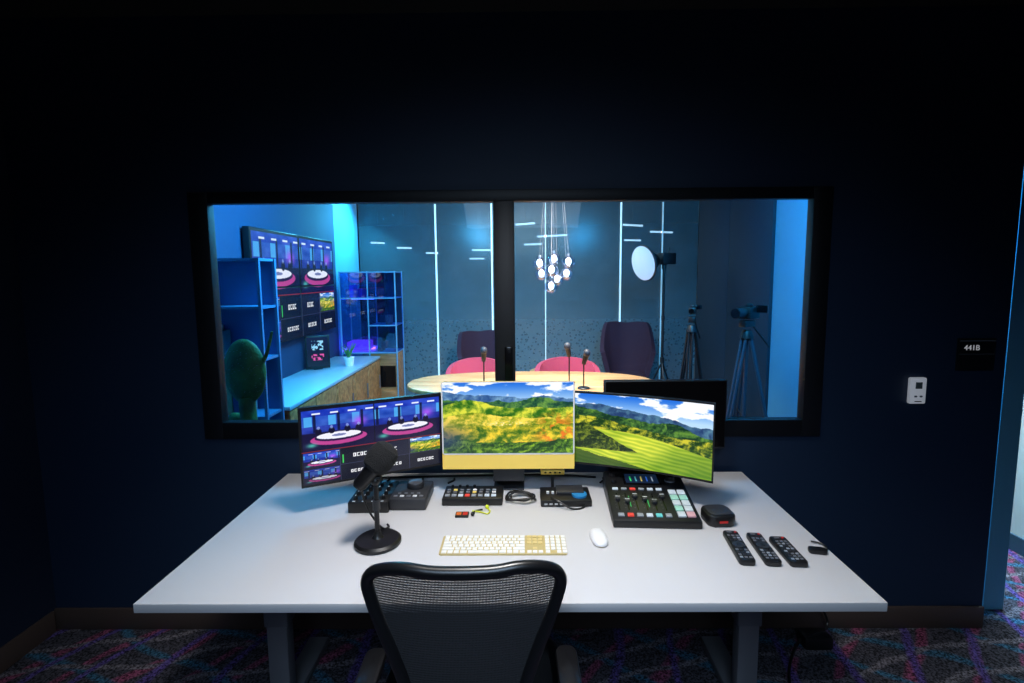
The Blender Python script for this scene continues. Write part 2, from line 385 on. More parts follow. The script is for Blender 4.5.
# office beyond
simple('floor_office',(0,9.6,-.05),(9,6.0,.1),pm('office_floor',(60,65,72),.7,var=.3,vscale=3))
simple('wall_office',(0,12.6,1.5),(9,.1,3.0),pm('office_wall',(74,82,90),.7,var=.6,vscale=1.6))
simple('ceiling_office',(0,9.6,3.0),(9,6,.1),pm('office_ceiling',(34,40,48),.8))
b=B(); REFL=pm('reflection_glow',(255,255,255),.5,em=(235,244,255),es=3.2)  # glowing bars behind the partition stand in for light reflections in its glass
for (x,y,z,l,r) in [(-2.75,9.6,2.33,.26,.6),(-2.2,9.4,2.22,.28,.6),(-1.75,9.8,2.14,.25,.5),(-.80,10,2.2,.4,.3),(-.95,10.5,2.05,.3,.1),(.05,9.0,2.60,.4,-.6),(.55,9.4,2.42,.6,-.5),(.2,9.6,2.28,.35,-.4),(2.0,9.2,2.58,.45,.5),(2.6,9.5,2.48,.5,.4),(2.15,9.9,2.36,.35,.3)]:
    b.box((x,y,z),(l,.03,.030),REFL,rot=(0,0,r)); b.cyl((x,y,z),(x,y,2.95),.004,BLK,seg=6)
b.done('glass_reflection_bars')
b=B()
for (x,y) in [(-2,10.5),(-.6,10.8),(1,10.5),(2.6,10.7)]:
    b.box((x,y,.72),(1.2,.6,.03),GRY); b.box((x,y+.1,1.0),(.55,.03,.33),BLK)
    for dx in(-.55,.55): b.box((x+dx,y,.35),(.04,.5,.71),GRYD)
    b.box((x,y+.1,.80),(.05,.03,.14),BLK)
b.done('office_desk')
b=B(); CUR=pm('dark_fabric_panel',(40,52,66),.9)
for k in range(2): b.box((2.285,4.62+.4825+k*.965,1.32),(.03,.955,2.60),CUR,bev=.004)
b.done('trim_2')
# ================================================================ STUDIO CONTENT
TVw,TVh=.825,.470
for i in range(2):
    for j in range(2):
        b=B(); b.box((0,0,0),(TVw-.003,.05,TVh-.003),BLK,bev=.004); b.box((0,.035,0),(.3,.02,.25),BLK)
        yc=3.78+TVw/2+i*TVw; zc=1.135+TVh/2+j*TVh
        o=b.done('wall_tv',(SX0+.077,yc,zc),rz=pi/2)
        screen('tv_picture',TVw-.016,TVh-.016,multiview,o,(0,-.0265,0),200,110,(i*.5,i*.5+.5,j*.5,j*.5+.5),mat=SCRTV)
WD=woodmat('walnut_wood',(130,82,46),(190,130,78))
b=B(); TOP=pm('credenza_top',(150,180,195),.35)
b.box((0,0,.785),(.53,2.2,.03),TOP,bev=.004); b.box((0,0,.42),(.50,2.16,.70),WD); b.box((0,0,.035),(.44,2.1,.07),BLK)
for k in range(5):
    yy=-.88+k*.44
    b.box((.255,yy,.42),(.014,.425,.68),WD,bev=.003); b.cyl((.27,yy+.15,.45),(.27,yy+.15,.6),.006,SILV,seg=8)
b.done('credenza',(SX0+.275,4.46,0))
# near bookshelf
b=B(); SHB=pm('blue_shelf_metal',(60,110,150),.4)
for x in(-.25,.25):
    for y in(-.1,.1): b.box((x,y,.905),(.018,.018,1.81),SHB)
for z in (.06,.42,.8,1.17,1.50,1.80): b.box((0,0,z),(.50,.21,.016),SHB)
b.box((0,.1,.95),(.48,.006,1.7),pm('shelf_back',(40,90,150),.5))
for k,(z,x,h,c) in enumerate([(1.18,-.15,.18,(150,60,50)),(1.18,-.11,.2,(200,200,190)),(1.18,-.07,.17,(60,110,120)),(.81,.0,.2,(180,160,120)),(.81,.04,.22,(70,70,120)),(.81,.08,.19,(150,150,160))]):
    b.box((x,0,z+h/2),(.035,.15,h),pm('book%d'%k,c,.6))
b.done('bookshelf',(-1.88,3.19,0))
# glass display cabinet with purple leds
b=B(); PUR=pm('purple_led',(200,120,255),.5,em=(175,80,255),es=9); BLUL=pm('blue_led',(100,120,255),.5,em=(90,110,255),es=6)
EDG=pm('cabinet_edge',(130,180,210),.3,.3)
for x in(-.31,0.0,.31):
    for y in (-.16,.16): b.box((x,y,.875),(.012,.012,1.75),EDG)
for z in (.03,.83,1.45,1.74): b.box((-.155,0,z),(.31,.34,.012),EDG)
for z in (.83,1.14,1.45,1.74): b.box((.155,0,z),(.31,.34,.012),EDG)
b.box((.155,.165,1.29),(.29,.006,.92),pm('cabinet_backdrop',(26,38,56),.4)); b.box((.155,0,.42),(.29,.32,.80),WD,bev=.004)
b.box((.155,-.163,.56),(.27,.008,.24),BLKG); b.box((.155,-.163,.24),(.27,.008,.30),WD,bev=.003)
CG=glassmat('cabinet_glass',(200,220,250),.10)
b.box((-.155,-.165,.9),(.29,.004,1.68),CG); b.box((-.312,0,.9),(.004,.3,1.68),CG); b.box((-.155,.165,.9),(.29,.004,1.68),CG); b.box((.155,-.165,1.29),(.29,.004,.90),CG); b.box((.312,0,1.29),(.004,.3,.90),CG)
b.box((-.155,.145,1.43),(.26,.012,.014),BLUL); b.box((-.155,.12,.848),(.27,.03,.02),PUR); b.box((-.29,.02,.848),(.02,.24,.02),PUR)
b.box((-.155,0,.9),(.24,.22,.10),pm('purple_panel',(150,90,210),.5,em=(150,66,235),es=.8),bev=.01)
for k,(x,z,h,c) in enumerate([(.10,.84,.14,(90,80,70)),(.2,1.15,.1,(120,100,90)),(-.2,1.456,.14,(150,120,230)),(-.1,1.456,.10,(120,60,160))]):
    b.box((x,-.03,z+h/2),(.05,.14,h),pm('item%d'%k,c,.6))
b.done('display_cabinet',(-1.74,5.76,0))
# digital frame + plant
b=B(); b.box((0,0,.17),(.22,.012,.32),BLK,bev=.003); b.box((0,.05,.02),(.08,.10,.008),BLK); b.box((0,.02,.06),(.03,.05,.1),BLK)
b.box((0,.05,.009),(.08,.1,.018),BLK)
fo=b.done('digital_photo_frame',(-1.98,4.75,.80),rz=.5)
def framepic(u,v):
    A=grad((14,20,40),(20,34,70),v); A=mixc(A,(150,215,250),((np.abs(u-.5)<.28)&(v>.55)&(v<.88)&(fbm(u*9,v*12,3)>.46))*1.)
    A=mixc(A,(230,90,170),((np.abs(u-.5)<.3)&(v>.2)&(v<.42)&(fbm(u*9+4,v*12,3)>.48))*1.); return A
screen('frame_picture',.19,.28,framepic,fo,(0,-.0075,.175),60,80,mat=SCRTV)
b=B(); b.lathe([(0,0),(.04,0),(.055,.09),(.05,.09),(.0,.08)],(0,0,0),WHT)
GRN=pm('leaf_green',(60,120,60),.5)
for k in range(12):
    a=k*2.4; r=.05+.03*random.random(); h=.10+.05*random.random()
    b.tube([(0,0,.08),(r*.5*math.cos(a),r*.5*math.sin(a),.08+h*.6),(r*math.cos(a),r*math.sin(a),.08+h)],lambda t:.010*(1-t*.8),GRN,seg=6,sub=4)
b.done('potted_succulent',(-1.75,4.95,.80))
# cactus
b=B(); CAC=pm('cactus_green',(40,84,40),.6,bump=.4,bscale=60,var=.25,vscale=14)
b.lathe([(0,0),(.13,0),(.17,.42),(.15,.42),(.14,.38),(0,.38)],(0,0,0),pm('teal_pot',(40,130,140),.4))
b.tube([(0,0,.38),(.01,0,.7),(0,0,1.0)],.045,CAC,seg=14)
b.sph((.0,0,1.150),(.122,.045,.19),CAC,seg=28); b.sph((-.06,.03,.80),(.07,.035,.11),CAC,rot=(0,-.5,0))
b.tube([(.09,0,1.18),(.13,0,1.25),(.17,.0,1.38)],lambda t:.014*(1-.5*t),CAC,seg=8)
for k in range(60):
    a=random.random()*2*pi; r=math.sqrt(random.random())*.95
    p=Vector((.122*r*math.cos(a),-.045*math.sqrt(1-r*r),1.150+.19*r*math.sin(a))); b.cyl(p,p+Vector((0,-.012,0)),.0013,GRY,r1=.0003,seg=5)
b.done('cactus',(-1.60,2.82,0))
# oval table
b=B(); TW=woodmat('table_oak',(206,140,86),(236,178,118),2.0,.35)
RX=1.09
ol=[(RX*math.copysign(abs(math.cos(2*pi*k/72))**.85,math.cos(2*pi*k/72)),.50*math.copysign(abs(math.sin(2*pi*k/72))**.85,math.sin(2*pi*k/72))) for k in range(72)]
b.prism(ol,.715,.75,TW,bev=.006)
for x in(-.6,.6):
    b.lathe([(.24,0),(.24,.02),(.06,.05),(.05,.35),(.07,.68),(.16,.715)],(x,0,0),BLK)
b.done('oval_meeting_table',(.07,4.36,0))
b=B(); b.lathe([(0,.50),(.34,.50),(.35,.515),(.34,.53),(0,.53)],(0,0,0),TW,seg=48); b.lathe([(0,0),(.2,0),(.2,.015),(.03,.03),(.03,.50)],(0,0,0),BLK)
b.done('round_side_table',(.42,6.0,0))
def tmic(x,y,h,lean=.2):
    b=B(); b.lathe([(0,0),(.05,0),(.052,.008),(.045,.014),(0,.016)],(0,0,0),BLK)
    b.cyl((0,0,.014),(0,0,h*.72),.006,BLK); b.sph((0,0,h*.72),.012,BLK)
    d=Vector((lean*.2,-.3,.9)).normalized(); p=Vector((0,0,h*.70))
    b.cyl(p,p+d*.08,.018,BLK,r1=.024); b.sph(p+d*.10,(.03,.03,.034),pm('mic_grille',(60,60,64),.5))
    b.done('table_microphone',(x,y,.75))
tmic(-.34,4.25,.30); tmic(.40,4.30,.34,-1); tmic(.50,4.08,.30,1)
def sm_(a,b,x):
    t=min(1,max(0,(x-a)/(b-a))); return t*t*(3-2*t)
def armchair(x,y,rz,w,zt,mat,name,wing=False):
    b=B(); sw=w/2
    def fn(u,v):
        a=(-.62+u*1.24)*pi/1.0*.92+pi/2
        q=abs(u-.5)*2
        flare=(.07 if wing else .05)*v*(1+.4*sm_(.3,.6,q))
        if wing: top=1-.45*sm_(.50,.92,q)-.10*(1-sm_(0,.35,q))*.25-.04*q*q
        else: top=1-.38*q**2.2
        z=.36+v*((zt-.36)*top)
        return Vector(((sw+flare)*math.cos(a),(sw*.9+flare)*math.sin(a)+.0,z))
    b.surf(fn,48,10,mat,th=.055)
    b.lathe([(0,.30),(sw*.92,.30),(sw*.98,.34),(sw*.96,.44),(sw*.85,.47),(0,.475)],(0,0,0),mat)
    for a in range(4):
        t=pi/4+a*pi/2; b.cyl((sw*.6*math.cos(t),sw*.6*math.sin(t),.31),(sw*.85*math.cos(t),sw*.85*math.sin(t),0),.014,BLK,r1=.009,seg=10)
    b.done(name,(x,y,0),rz)
PINK=pm('coral_pink_fabric',(205,72,92),.85,bump=.2,bscale=150); PURP=pm('plum_fabric',(50,24,44),.85,bump=.2,bscale=150)
armchair(-.50,5.27,0,.52,.78,PINK,'pink_armchair'); armchair(.47,5.25,0,.56,.78,PINK,'pink_armchair')
armchair(-.50,6.12,.3,.44,1.00,PURP,'plum_wing_chair',True); armchair(1.29,6.12,-.1,.48,1.10,PURP,'plum_wing_chair',True)
# pendant cluster
b=B(); PG=glassmat('globe_glass',(225,232,245),.25,.08); BULB=pm('bulb',(255,255,255),.5,em=(240,245,255),es=8)
b.cyl((0,0,2.62),(0,0,2.64),.13,SILV,seg=32)
for (x,z,y) in [(-.12,1.79,0),(.01,1.83,.05),(.13,1.80,-.05),(-.10,1.70,.06),(.12,1.70,.02),(-.02,1.59,-.04),(-.02,1.73,-.10),(.04,1.65,.08)]:
    b.sph((x,y,z),.060,PG,seg=20); b.sph((x,y,z+.008),(.026,.026,.032),BULB,seg=12); b.cyl((x,y,z+.04),(x,y,z+.075),.012,SILV,seg=10)
    b.cyl((x,y,z+.07),(x*.5,y*.5,2.63),.0014,GRY,seg=6)
b.done('globe_pendant_cluster',(.27,4.45,0))
def tripodlegs(b,top,r,m,zlow=0.01,tr=.011,n=3,a0=.5):
    for k in range(n):
        a=a0+k*2*pi/3; b.cyl((0,0,top),(r*math.cos(a),r*math.sin(a),zlow),tr,m,seg=10); b.sph((r*math.cos(a),r*math.sin(a),.012),.012,m,seg=8)
        b.cyl((0,0,top*.45),(r*.5*math.cos(a),r*.5*math.sin(a),top*.5),.005,m,seg=8)
b=B(); tripodlegs(b,.75,.33,BLK,tr=.009)
hz=1.845
b.cyl((0,0,.35),(0,0,hz-.02),.013,BLK); b.cyl((0,0,.74),(0,0,.80),.022,BLK); b.cyl((0,0,1.2),(0,0,1.25),.019,BLK)
SOFT=pm('diffuser_cloth',(225,230,240),.8,em=(200,220,255),es=.08)
Ms=Vector((-1,-.50,-.22)).to_track_quat('Z','Y').to_matrix()
hc=(-.07,-.02,hz)
b.lathe([(0.03,0),(.06,.03),(.14,.14),(.172,.19)],hc,BLK,Ms)
b.lathe([(.176,.180),(.186,.195),(.180,.205),(.12,.216),(.06,.220),(0,.221)],hc,SOFT,Ms)
b.lathe([(.178,.176),(.192,.190),(.190,.200),(.180,.208)],hc,GRYD,Ms)
b.box((.03,.03,hz+.01),(.17,.12,.12),BLK,rot=(0,0,.4),bev=.01); b.cyl((0,0,hz-.1),(0,0,hz-.04),.024,BLK); b.cyl((.06,.05,hz),(.06,.05,hz+.13),.01,BLK)
b.done('studio_softbox_light',(1.50,5.35,0))
def camtripod(x,y,h,rz,spread,TG,cs=1.0):
    b=B()
    for k in range(3):
        a=.4+k*2*pi/3; c,s_=math.cos(a),math.sin(a); ph=h-.16
        n=Vector((-s_,c,0))*.018
        p0=Vector((.03*c,.03*s_,ph)); p1=Vector((spread*.6*c,spread*.6*s_,ph*.42)); p2=Vector((spread*c,spread*s_,.015))
        b.cyl(p0+n,p1+n*.8,.010,TG,seg=8); b.cyl(p0-n,p1-n*.8,.010,TG,seg=8); b.cyl(p1+Vector((0,0,.05)),p2,.011,BLK,seg=8)
        b.box(p1,(.05,.05,.04),BLK,bev=.005); b.sph(p2,.018,BLK,seg=10)
        b.cyl((0,0,ph*.5),Vector((spread*.5*c,spread*.5*s_,ph*.52)),.006,BLK,seg=6)
    b.cyl((0,0,ph*.45),(0,0,ph+.02),.014,TG); b.lathe([(.02,0),(.05,.02),(.045,.05),(.03,.08)],(0,0,ph-.02),BLK)
    b.box((0,0,h-.05),(.06,.13*cs,.05),BLK,bev=.008); b.cyl((.02,.04,h-.07),(.06,.20,h-.24),.006,BLK,seg=8)
    b.box((0,.02,h+.03),(.10*cs,.13*cs,.09*cs),BLK,bev=.012); b.box((0,.02,h+.03+.055*cs),(.04,.05*cs,.03),BLK,bev=.008)
    b.cyl((0,-.04*cs,h+.03),(0,-.15*cs,h+.03),.034*cs,BLK,r1=.040*cs); b.cyl((0,-.15*cs,h+.03),(0,-.152*cs,h+.03),.034*cs,BLKG)
    b.box((.08*cs,.05,h+.06),(.08*cs,.012,.055*cs),BLKG,rot=(0,0,.3),bev=.003)
    b.done('camera_on_tripod',(x,y,0),rz)
camtripod(1.53,4.52,1.33,-.4,.22,BLK,.65); camtripod(1.67,3.72,1.37,-1.0,.30,pm('tripod_grey',(60,66,78),.4),1.0)
# ================================================================ DESK
DZ=.785
DT=pm('white_laminate',(204,202,203),.42,bump=.02,bscale=900)
b=B(); b.box((-.047,1.757,DZ-.0135),(2.088,.925,.027),DT,bev=.002)
MET=pm('desk_leg_metal',(110,112,118),.4,.3)
for x in(-.95,.85):
    b.box((x,1.80,.56),(.09,.065,.40),MET,bev=.004); b.box((x,1.80,.24),(.078,.055,.44),MET,bev=.004)
    b.box((x,1.78,.02),(.09,.72,.035),MET,bev=.006); b.box((x,1.78,.745),(.06,.60,.03),GRYD)
    for yy in(1.45,2.1): b.cyl((x,yy,0),(x,yy,.01),.025,BLK)
b.box((-.05,1.80,.735),(1.75,.05,.04),GRYD)
b.done('standing_desk')
T=DZ
b=B()
b.prism(rrect(.547,.368,.012),0,.012,YEL,Matrix.Translation((0,.012,.289-.0))@Matrix.Rotation(pi/2,4,'X'),bev=.001)
b.prism(rrect(.545,.306,.011),0,.0015,WHT,Matrix.Translation((0,-.0002,.3195))@Matrix.Rotation(pi/2,4,'X'))
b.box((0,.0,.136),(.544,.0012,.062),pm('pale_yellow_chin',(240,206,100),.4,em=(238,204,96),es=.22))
b.box((0,.055,.19),(.13,.012,.30),GRYD,rot=(-.25,0,0),bev=.004); b.box((0,.09,.004),(.13,.13,.008),GRYD,bev=.003)
b.box((0,.095,.10),(.11,.01,.19),GRYD,bev=.003)
im=b.done('desktop_computer',(-.064,2.0,T))
screen('desktop_picture',.533,.296,landscape,im,(0,-.0025,.3215))
def monitor(name,c,rz,w,h,z0,paint,curve=0,bez=.005):
    b=B(); dep=lambda U: curve*(1-(2*U-1)**2)
    zc=z0+h/2-T
    def fn(u,v): return Vector(((u-.5)*w,curve*(1-(2*u-1)**2)+.002,zc+(v-.5)*h))
    b.surf(fn,24,2,BLK,th=.0)
    def fb(u,v): return Vector(((u-.5)*w,curve*(1-(2*u-1)**2)+.022,zc+(v-.5)*h))
    b.surf(fb,24,2,BLK)
    def edge(v0): 
        return lambda u,v: Vector(((u-.5)*w,curve*(1-(2*u-1)**2)+.002+.02*v,zc+(v0-.5)*h))
    b.surf(edge(0),24,1,BLK); b.surf(edge(1),24,1,BLK)
    for sgn in(-1,1): b.box((sgn*w/2,.012,zc),(.002,.02,h),BLK)
    b.box((0,.032+curve,zc),(.24,.02,.18),BLK,bev=.008)
    o=b.done(name,c,rz)
    screen(name+'_picture',w-2*bez,h-bez-.010,paint,o,(0,0,zc+.002),depth=dep)
    return o
a1=math.atan2(.235,.49); a2=math.atan2(-.21,.50)
monitor('multiview_monitor',(-.588,1.915,T),a1,.545,.308,.896,multiview)
monitor('curved_monitor',(.460,1.925,T),a2,.545,.308,.900,landscape2,curve=.018)
def arm(p,q):
    b=B(); b.box((p[0],p[1],T+.006),(.07,.05,.012),BLK,bev=.002); b.cyl((p[0],p[1],T+.01),(p[0],p[1],T+.28),.013,BLK)
    b.cyl((p[0],p[1],T+.255),(q[0],q[1],T+.255),.011,BLK); b.cyl((p[0],p[1],T+.235),(p[0],p[1],T+.275),.02,BLK); b.done('monitor_arm')
arm((-.66,2.11),(-.614,1.972)); arm((.60,2.12),(.485,1.985))
b=B(); b.box((0,0,.285),(.54,.03,.31),BLK,bev=.006); b.box((0,-.016,.287),(.525,.002,.295),BLKG); b.cyl((0,.02,.01),(0,.02,.3),.012,BLK)
b.prism(rrect(.18,.06,.02),0,.01,BLK,Matrix.Translation((0,0,0))); b.done('spare_monitor',(.625,2.175,T))
# desk microphone
b=B(); b.lathe([(0,0),(.074,0),(.078,.004),(.078,.012),(.070,.019),(.02,.023),(.014,.03),(.011,.045),(0,.045)],(0,0,0),BLK)
b.cyl((0,0,.03),(0,0,.215),.0085,BLK); b.cyl((0,0,.12),(0,0,.155),.0125,GRYD); b.sph((0,0,.22),.015,BLK)
b.cyl((-.02,0,.23),(.02,0,.23),.010,BLK)
d=Vector((.50,.30,.62)).normalized(); Md=d.to_track_quat('Z','Y').to_matrix()
FOAM=pm('foam_windscreen',(26,26,28),.95,bump=.6,bscale=300)
mp_=(-.012,0,.258)
b.lathe([(0,-.075),(.016,-.072),(.024,-.06),(.027,.0),(.030,.005)],mp_,BLK,Md)
b.lathe([(.030,0),(.042,.010),(.048,.035),(.049,.062),(.043,.085),(.028,.098),(0,.104)],mp_,FOAM,Md)
b.tube([(0,0,.22),(-.03,-.0,.23),(-.03,0,.255),mp_],.006,BLK)
b.tube([(-.03,-.02,.225),(-.05,.01,.17),(-.03,.02,.10),(.0,.05,.03),(.01,.10,.006),(.0,.12,.006)],.0035,BLK)
b.done('desk_microphone',(-.498,1.61,T))
KN=pm('knob_black',(26,26,28),.35)
def led(n,c,es): return pm(n,tuple(int(x*.8) for x in c),.5,em=c,es=es)
GREENL=led('led_green',(60,220,110),.4); REDL=led('led_red',(235,70,60),.4); BLUEL=led('led_blue2',(70,130,245),.4); YELL=led('led_yel',(245,215,110),.35); WL=led('led_w',(215,228,240),.3); CYL=led('led_cyan',(110,215,215),.3)
LDIM=pm('pad_grey',(150,156,164),.4)
b=B(); b.box((0,0,.0225),(.155,.20,.045),BLK,bev=.005)
for i in range(4):
    for j in range(4):
        b.cyl((-.055+i*.036,-.07+j*.04,.045),(-.055+i*.036,-.07+j*.04,.058),.009,KN,r1=.007,seg=14); b.box((-.055+i*.036,-.066+j*.04,.0585),(.0018,.008,.001),WHT)
for i in range(4): b.cyl((-.055+i*.036,.085,.045),(-.055+i*.036,.085,.05),.010,SILV,seg=14)
for i in range(4): b.box((-.055+i*.036,-.092,.0455),(.010,.005,.001),WL)
b.done('audio_mixer',(-.600,1.925,T),.02)
b=B(); b.box((0,0,.024),(.145,.18,.048),GRYD,bev=.008); b.cyl((0.01,.025,.048),(0.01,.025,.068),.036,pm('dark_ring',(60,62,68),.3,.6),r1=.034,seg=36,bev=.002); b.cyl((.01,.025,.068),(.01,.025,.0695),.028,SILV)
for i in range(5): b.box((-.05+i*.025,-.065,.049),(.016,.012,.004),WHT if i%2 else GRY,bev=.001)
for i in range(4): b.box((-.04+i*.025,-.04,.049),(.012,.008,.004),GRY,bev=.001)
b.done('volume_controller',(-.452,1.935,T))
b=B(); b.box((0,0,.016),(.24,.125,.032),BLK,bev=.006)
cols=[LDIM,LDIM,WL,REDL,LDIM,LDIM,WL,WL]
for i in range(8): b.box((-.10+i*.0262,-.038,.034),(.019,.017,.006),cols[i],bev=.0015)
for j in range(2):
    for i in range(8): b.box((-.10+i*.0262,-.008+j*.022,.0335),(.015,.011,.005),[GRY,GRY,LDIM,GRY,YELL,GRY,GRY,WHT][(i+3*j)%8],bev=.001)
for i in range(4): b.cyl((-.09+i*.03,.045,.032),(-.09+i*.03,.045,.04),.006,KN,seg=12)
b.done('video_switcher',(-.205,1.945,T))
b=B(); b.box((0,0,.014),(.20,.13,.028),BLK,bev=.005); b.box((.02,.02,.034),(.11,.07,.012),GRYD,bev=.003)
b.cyl((.055,-.02,.028),(.055,-.02,.036),.030,pm('blue_disc',(40,130,190),.4),seg=28); 
for i in range(4): b.box((-.08+i*.02,-.066,.014),(.012,.003,.006),SILV)
for i in range(3): b.cyl((-.07+i*.02,.0,.028),(-.07+i*.02,.0,.036),.006,WHT,seg=10)
b.tube([(-.06,-.05,.034),(-.03,-.075,.028),(.02,-.09,.006),(.07,-.07,.006),(.085,-.02,.034)],.0035,BLK,seg=6)
b.done('usb_dock',(.165,1.935,T))
b=B(); b.box((0,0,.0),(.10,.03,.02),YEL,bev=.003)
for i in range(4): b.box((-.03+i*.02,-.0155,0),(.009,.001,.005),BLKG)
b.box((0,.0,-.045),(.012,.012,.07),BLK); b.done('usb_hub',(.12,2.035,T+.08))
b=B()
pts=[]
for k in range(26):
    a=k*.62; r=.048+.010*math.sin(k*1.7); pts.append((r*math.cos(a)*1.1,r*math.sin(a)*.8,.006+.004*(k%5)))
b.tube(pts,.0042,BLK,seg=7)
b.done('cable',(-.012,1.935,T))
b=B()
for x in (-.62,-.47,-.33,.33,.5): b.tube([(x,2.09,T+.006),(x+.02,2.12,T+.006),(x+.02,2.14,T+.006)],.0045,BLK,seg=6)
b.tube([(-.7,2.15,T+.006),(-.3,2.17,T+.006),(.1,2.18,T+.006),(.32,2.15,T+.006)],.005,BLK,seg=6)
b.done('cable_bundle')
b=B(); b.box((0,0,.004),(.05,.038,.008),BLK,bev=.002); b.box((.012,.0,.0085),(.018,.022,.001),RED); b.box((-.012,.0,.0085),(.018,.022,.001),pm('orange',(220,110,40),.5)); b.done('memory_card',(-.235,1.805,T))
b=B(); YG=pm('lime_rubber',(210,220,40),.5)
b.tube([(-.03,.02,.004),(0,.0,.004),(.02,-.02,.004),(.035,.0,.004),(.03,.025,.004)],.0028,YG,seg=6); b.tube([(-.035,-.01,.004),(-.02,.015,.004),(.01,.02,.004)],.003,BLK,seg=6)
b.sph((-.035,-.012,.008),.008,BLK,seg=12); b.sph((.03,.028,.008),.008,YG,seg=12); b.done('earbuds',(-.165,1.825,T),.3)
# keyboard
b=B(); b.prism(rrect(.419,.116,.008),0,.006,pm('kbd_body',(196,176,120),.4),bev=.001)
KY=pm('key_white',(236,235,230),.45); KYY=pm('key_yellow',(222,200,136),.45)
def key(x,y,w,h,m): b.box((x,y,.0072),(w-.0038,h-.0038,.0035),m,bev=.0008)
x0=-.2035; 
for r in range(6):
    y=.047-r*.0188; x=x0; rowspec=[[1.0]*14,[1]*13+[1.5],[1.5]+[1]*12+[1],[1.75]+[1]*11+[1.75],[2.25]+[1]*10+[2.25],[1.0,1.0,1.0,1.25,5,1.25,1,1,1]][r]
    tot=sum(rowspec); sc_=.276/tot
    for w in rowspec:
        key(x+w*sc_/2,y,w*sc_,.0188,KY); x+=w*sc_
for r in range(6):
    y=.047-r*.0188
    for i in range(3):
        if r in(3,): continue
        if r==4 and i!=1: continue
        key(.086+i*.0185,y,.0185,.0188,KYY if r<5 else KY)
    for i in range(4):
        if r==5 and i==1: continue
        key(.1465+i*.0182,y,.0182,.0188,KY)
b.done('keyboard',(-.070,1.590,T),.0)
# mouse
b=B()
def mf(u,v):
    a=2*pi*u; r=math.sin(v*pi/2); 
    x=.029*r*math.copysign(abs(math.cos(a))**.8,math.cos(a)); y=.0565*r*math.copysign(abs(math.sin(a))**.8,math.sin(a)); z=.004+.020*max(0,math.cos(v*pi/2))**.8
    return Vector((x,y,z))
b.surf(mf,40,14,WHT); b.prism([(.026*math.cos(2*pi*k/40),.053*math.sin(2*pi*k/40)) for k in range(40)],0,.006,YEL)
b.done('computer_mouse',(.255,1.632,T),.05)
# audio production console
b=B(); W,Dp=.315,.345
def wedge(b,m):
    t=bmesh.new(); co=[(-W/2,-Dp/2,0),(W/2,-Dp/2,0),(W/2,Dp/2,0),(-W/2,Dp/2,0),(-W/2,-Dp/2,.03),(W/2,-Dp/2,.03),(W/2,Dp/2,.075),(-W/2,Dp/2,.075)]
    vs=[t.verts.new(c) for c in co]
    for f in ((0,3,2,1),(4,5,6,7),(0,1,5,4),(1,2,6,5),(2,3,7,6),(3,0,4,7)): t.faces.new([vs[i] for i in f])
    bmesh.ops.bevel(t,geom=list(t.edges),offset=.006,segments=2,affect='EDGES',profile=.5); b.merge(t,m)
wedge(b,BLK); sl=math.atan2(.045,Dp)
def top(x,y,h=0): return (x,y,.0525+y*.1304+h)
R_=(sl,0,0)
for i in range(6):
    x=-.125+i*.034
    b.box(top(x,-.055,.001),(.004,.11,.002),BLKG,rot=R_); b.box(top(x,-.04-.02*math.sin(i*2.1),.006),(.018,.026,.012),GRYD,rot=R_,bev=.002); b.box(top(x,-.04-.02*math.sin(i*2.1),.0125),(.018,.002,.001),WHT,rot=R_)
    b.box(top(x,-.142,.002),(.022,.018,.006),[LDIM,REDL,LDIM,WL,CYL,LDIM][i],rot=R_,bev=.001)
    b.box(top(x,.03,.002),(.022,.012,.006),[WL,LDIM,REDL,LDIM,WL,WL][i],rot=R_,bev=.001)
    if i in (1,3): b.box(top(x+.010,-.055,.0015),(.002,.07,.002),GREENL,rot=R_)
    for q in range(5): b.box(top(x-.010,-.095+q*.02,.0008),(.004,.0012,.0008),GRY,rot=R_)
PW=pm('pad_white',(190,200,206),.4,em=(205,214,220),es=.12); PGc=pm('pad_mint',(150,200,184),.4,em=(150,210,190),es=.12); PPk=pm('pad_pink',(206,160,168),.4,em=(216,160,170),es=.12)
for i in range(2):
    for j in range(5): b.box(top(.092+i*.034,-.135+j*.036,.003),(.029,.030,.007),[PW,PGc,PW,PGc,PW,PPk,PW,PW,PGc,PW][i*5+j],rot=R_,bev=.002)
b.box(top(-.01,.105,.002),(.15,.085,.004),BLKG,rot=R_); b.box(top(-.01,.105,.0045),(.13,.068,.001),pm('console_lcd',(14,22,40),.3,em=(40,70,110),es=.2),rot=R_)
for i in range(5): b.box(top(-.055+i*.022,.10,.0055),(.005,.035,.0008),[GREENL,CYL,YELL,BLUEL,WL][i],rot=R_)
b.cyl(top(.105,.10),top(.105,.10,.02),.019,KN,r1=.017); b.cyl(top(.105,.10,.0),top(.105,.10,.004),.022,GRY)
for i in range(3):
    b.cyl(top(.09+i*.022,.15),top(.09+i*.022,.15,.014),.008,KN,seg=14); 
for i in range(2): b.cyl(top(-.125,.08+i*.05),top(-.125,.08+i*.05,.014),.011,KN,seg=16)
b.done('podcast_console',(.484,1.872,T),-.05)
b=B(); b.prism(rrect(.105,.10,.03),0,.042,BLK,bev=.008); b.prism(rrect(.085,.08,.025),.042,.046,GRYD,bev=.002); b.box((0,-.052,.022),(.03,.002,.008),RED); b.done('wireless_mic_case',(.708,1.755,T),.05)
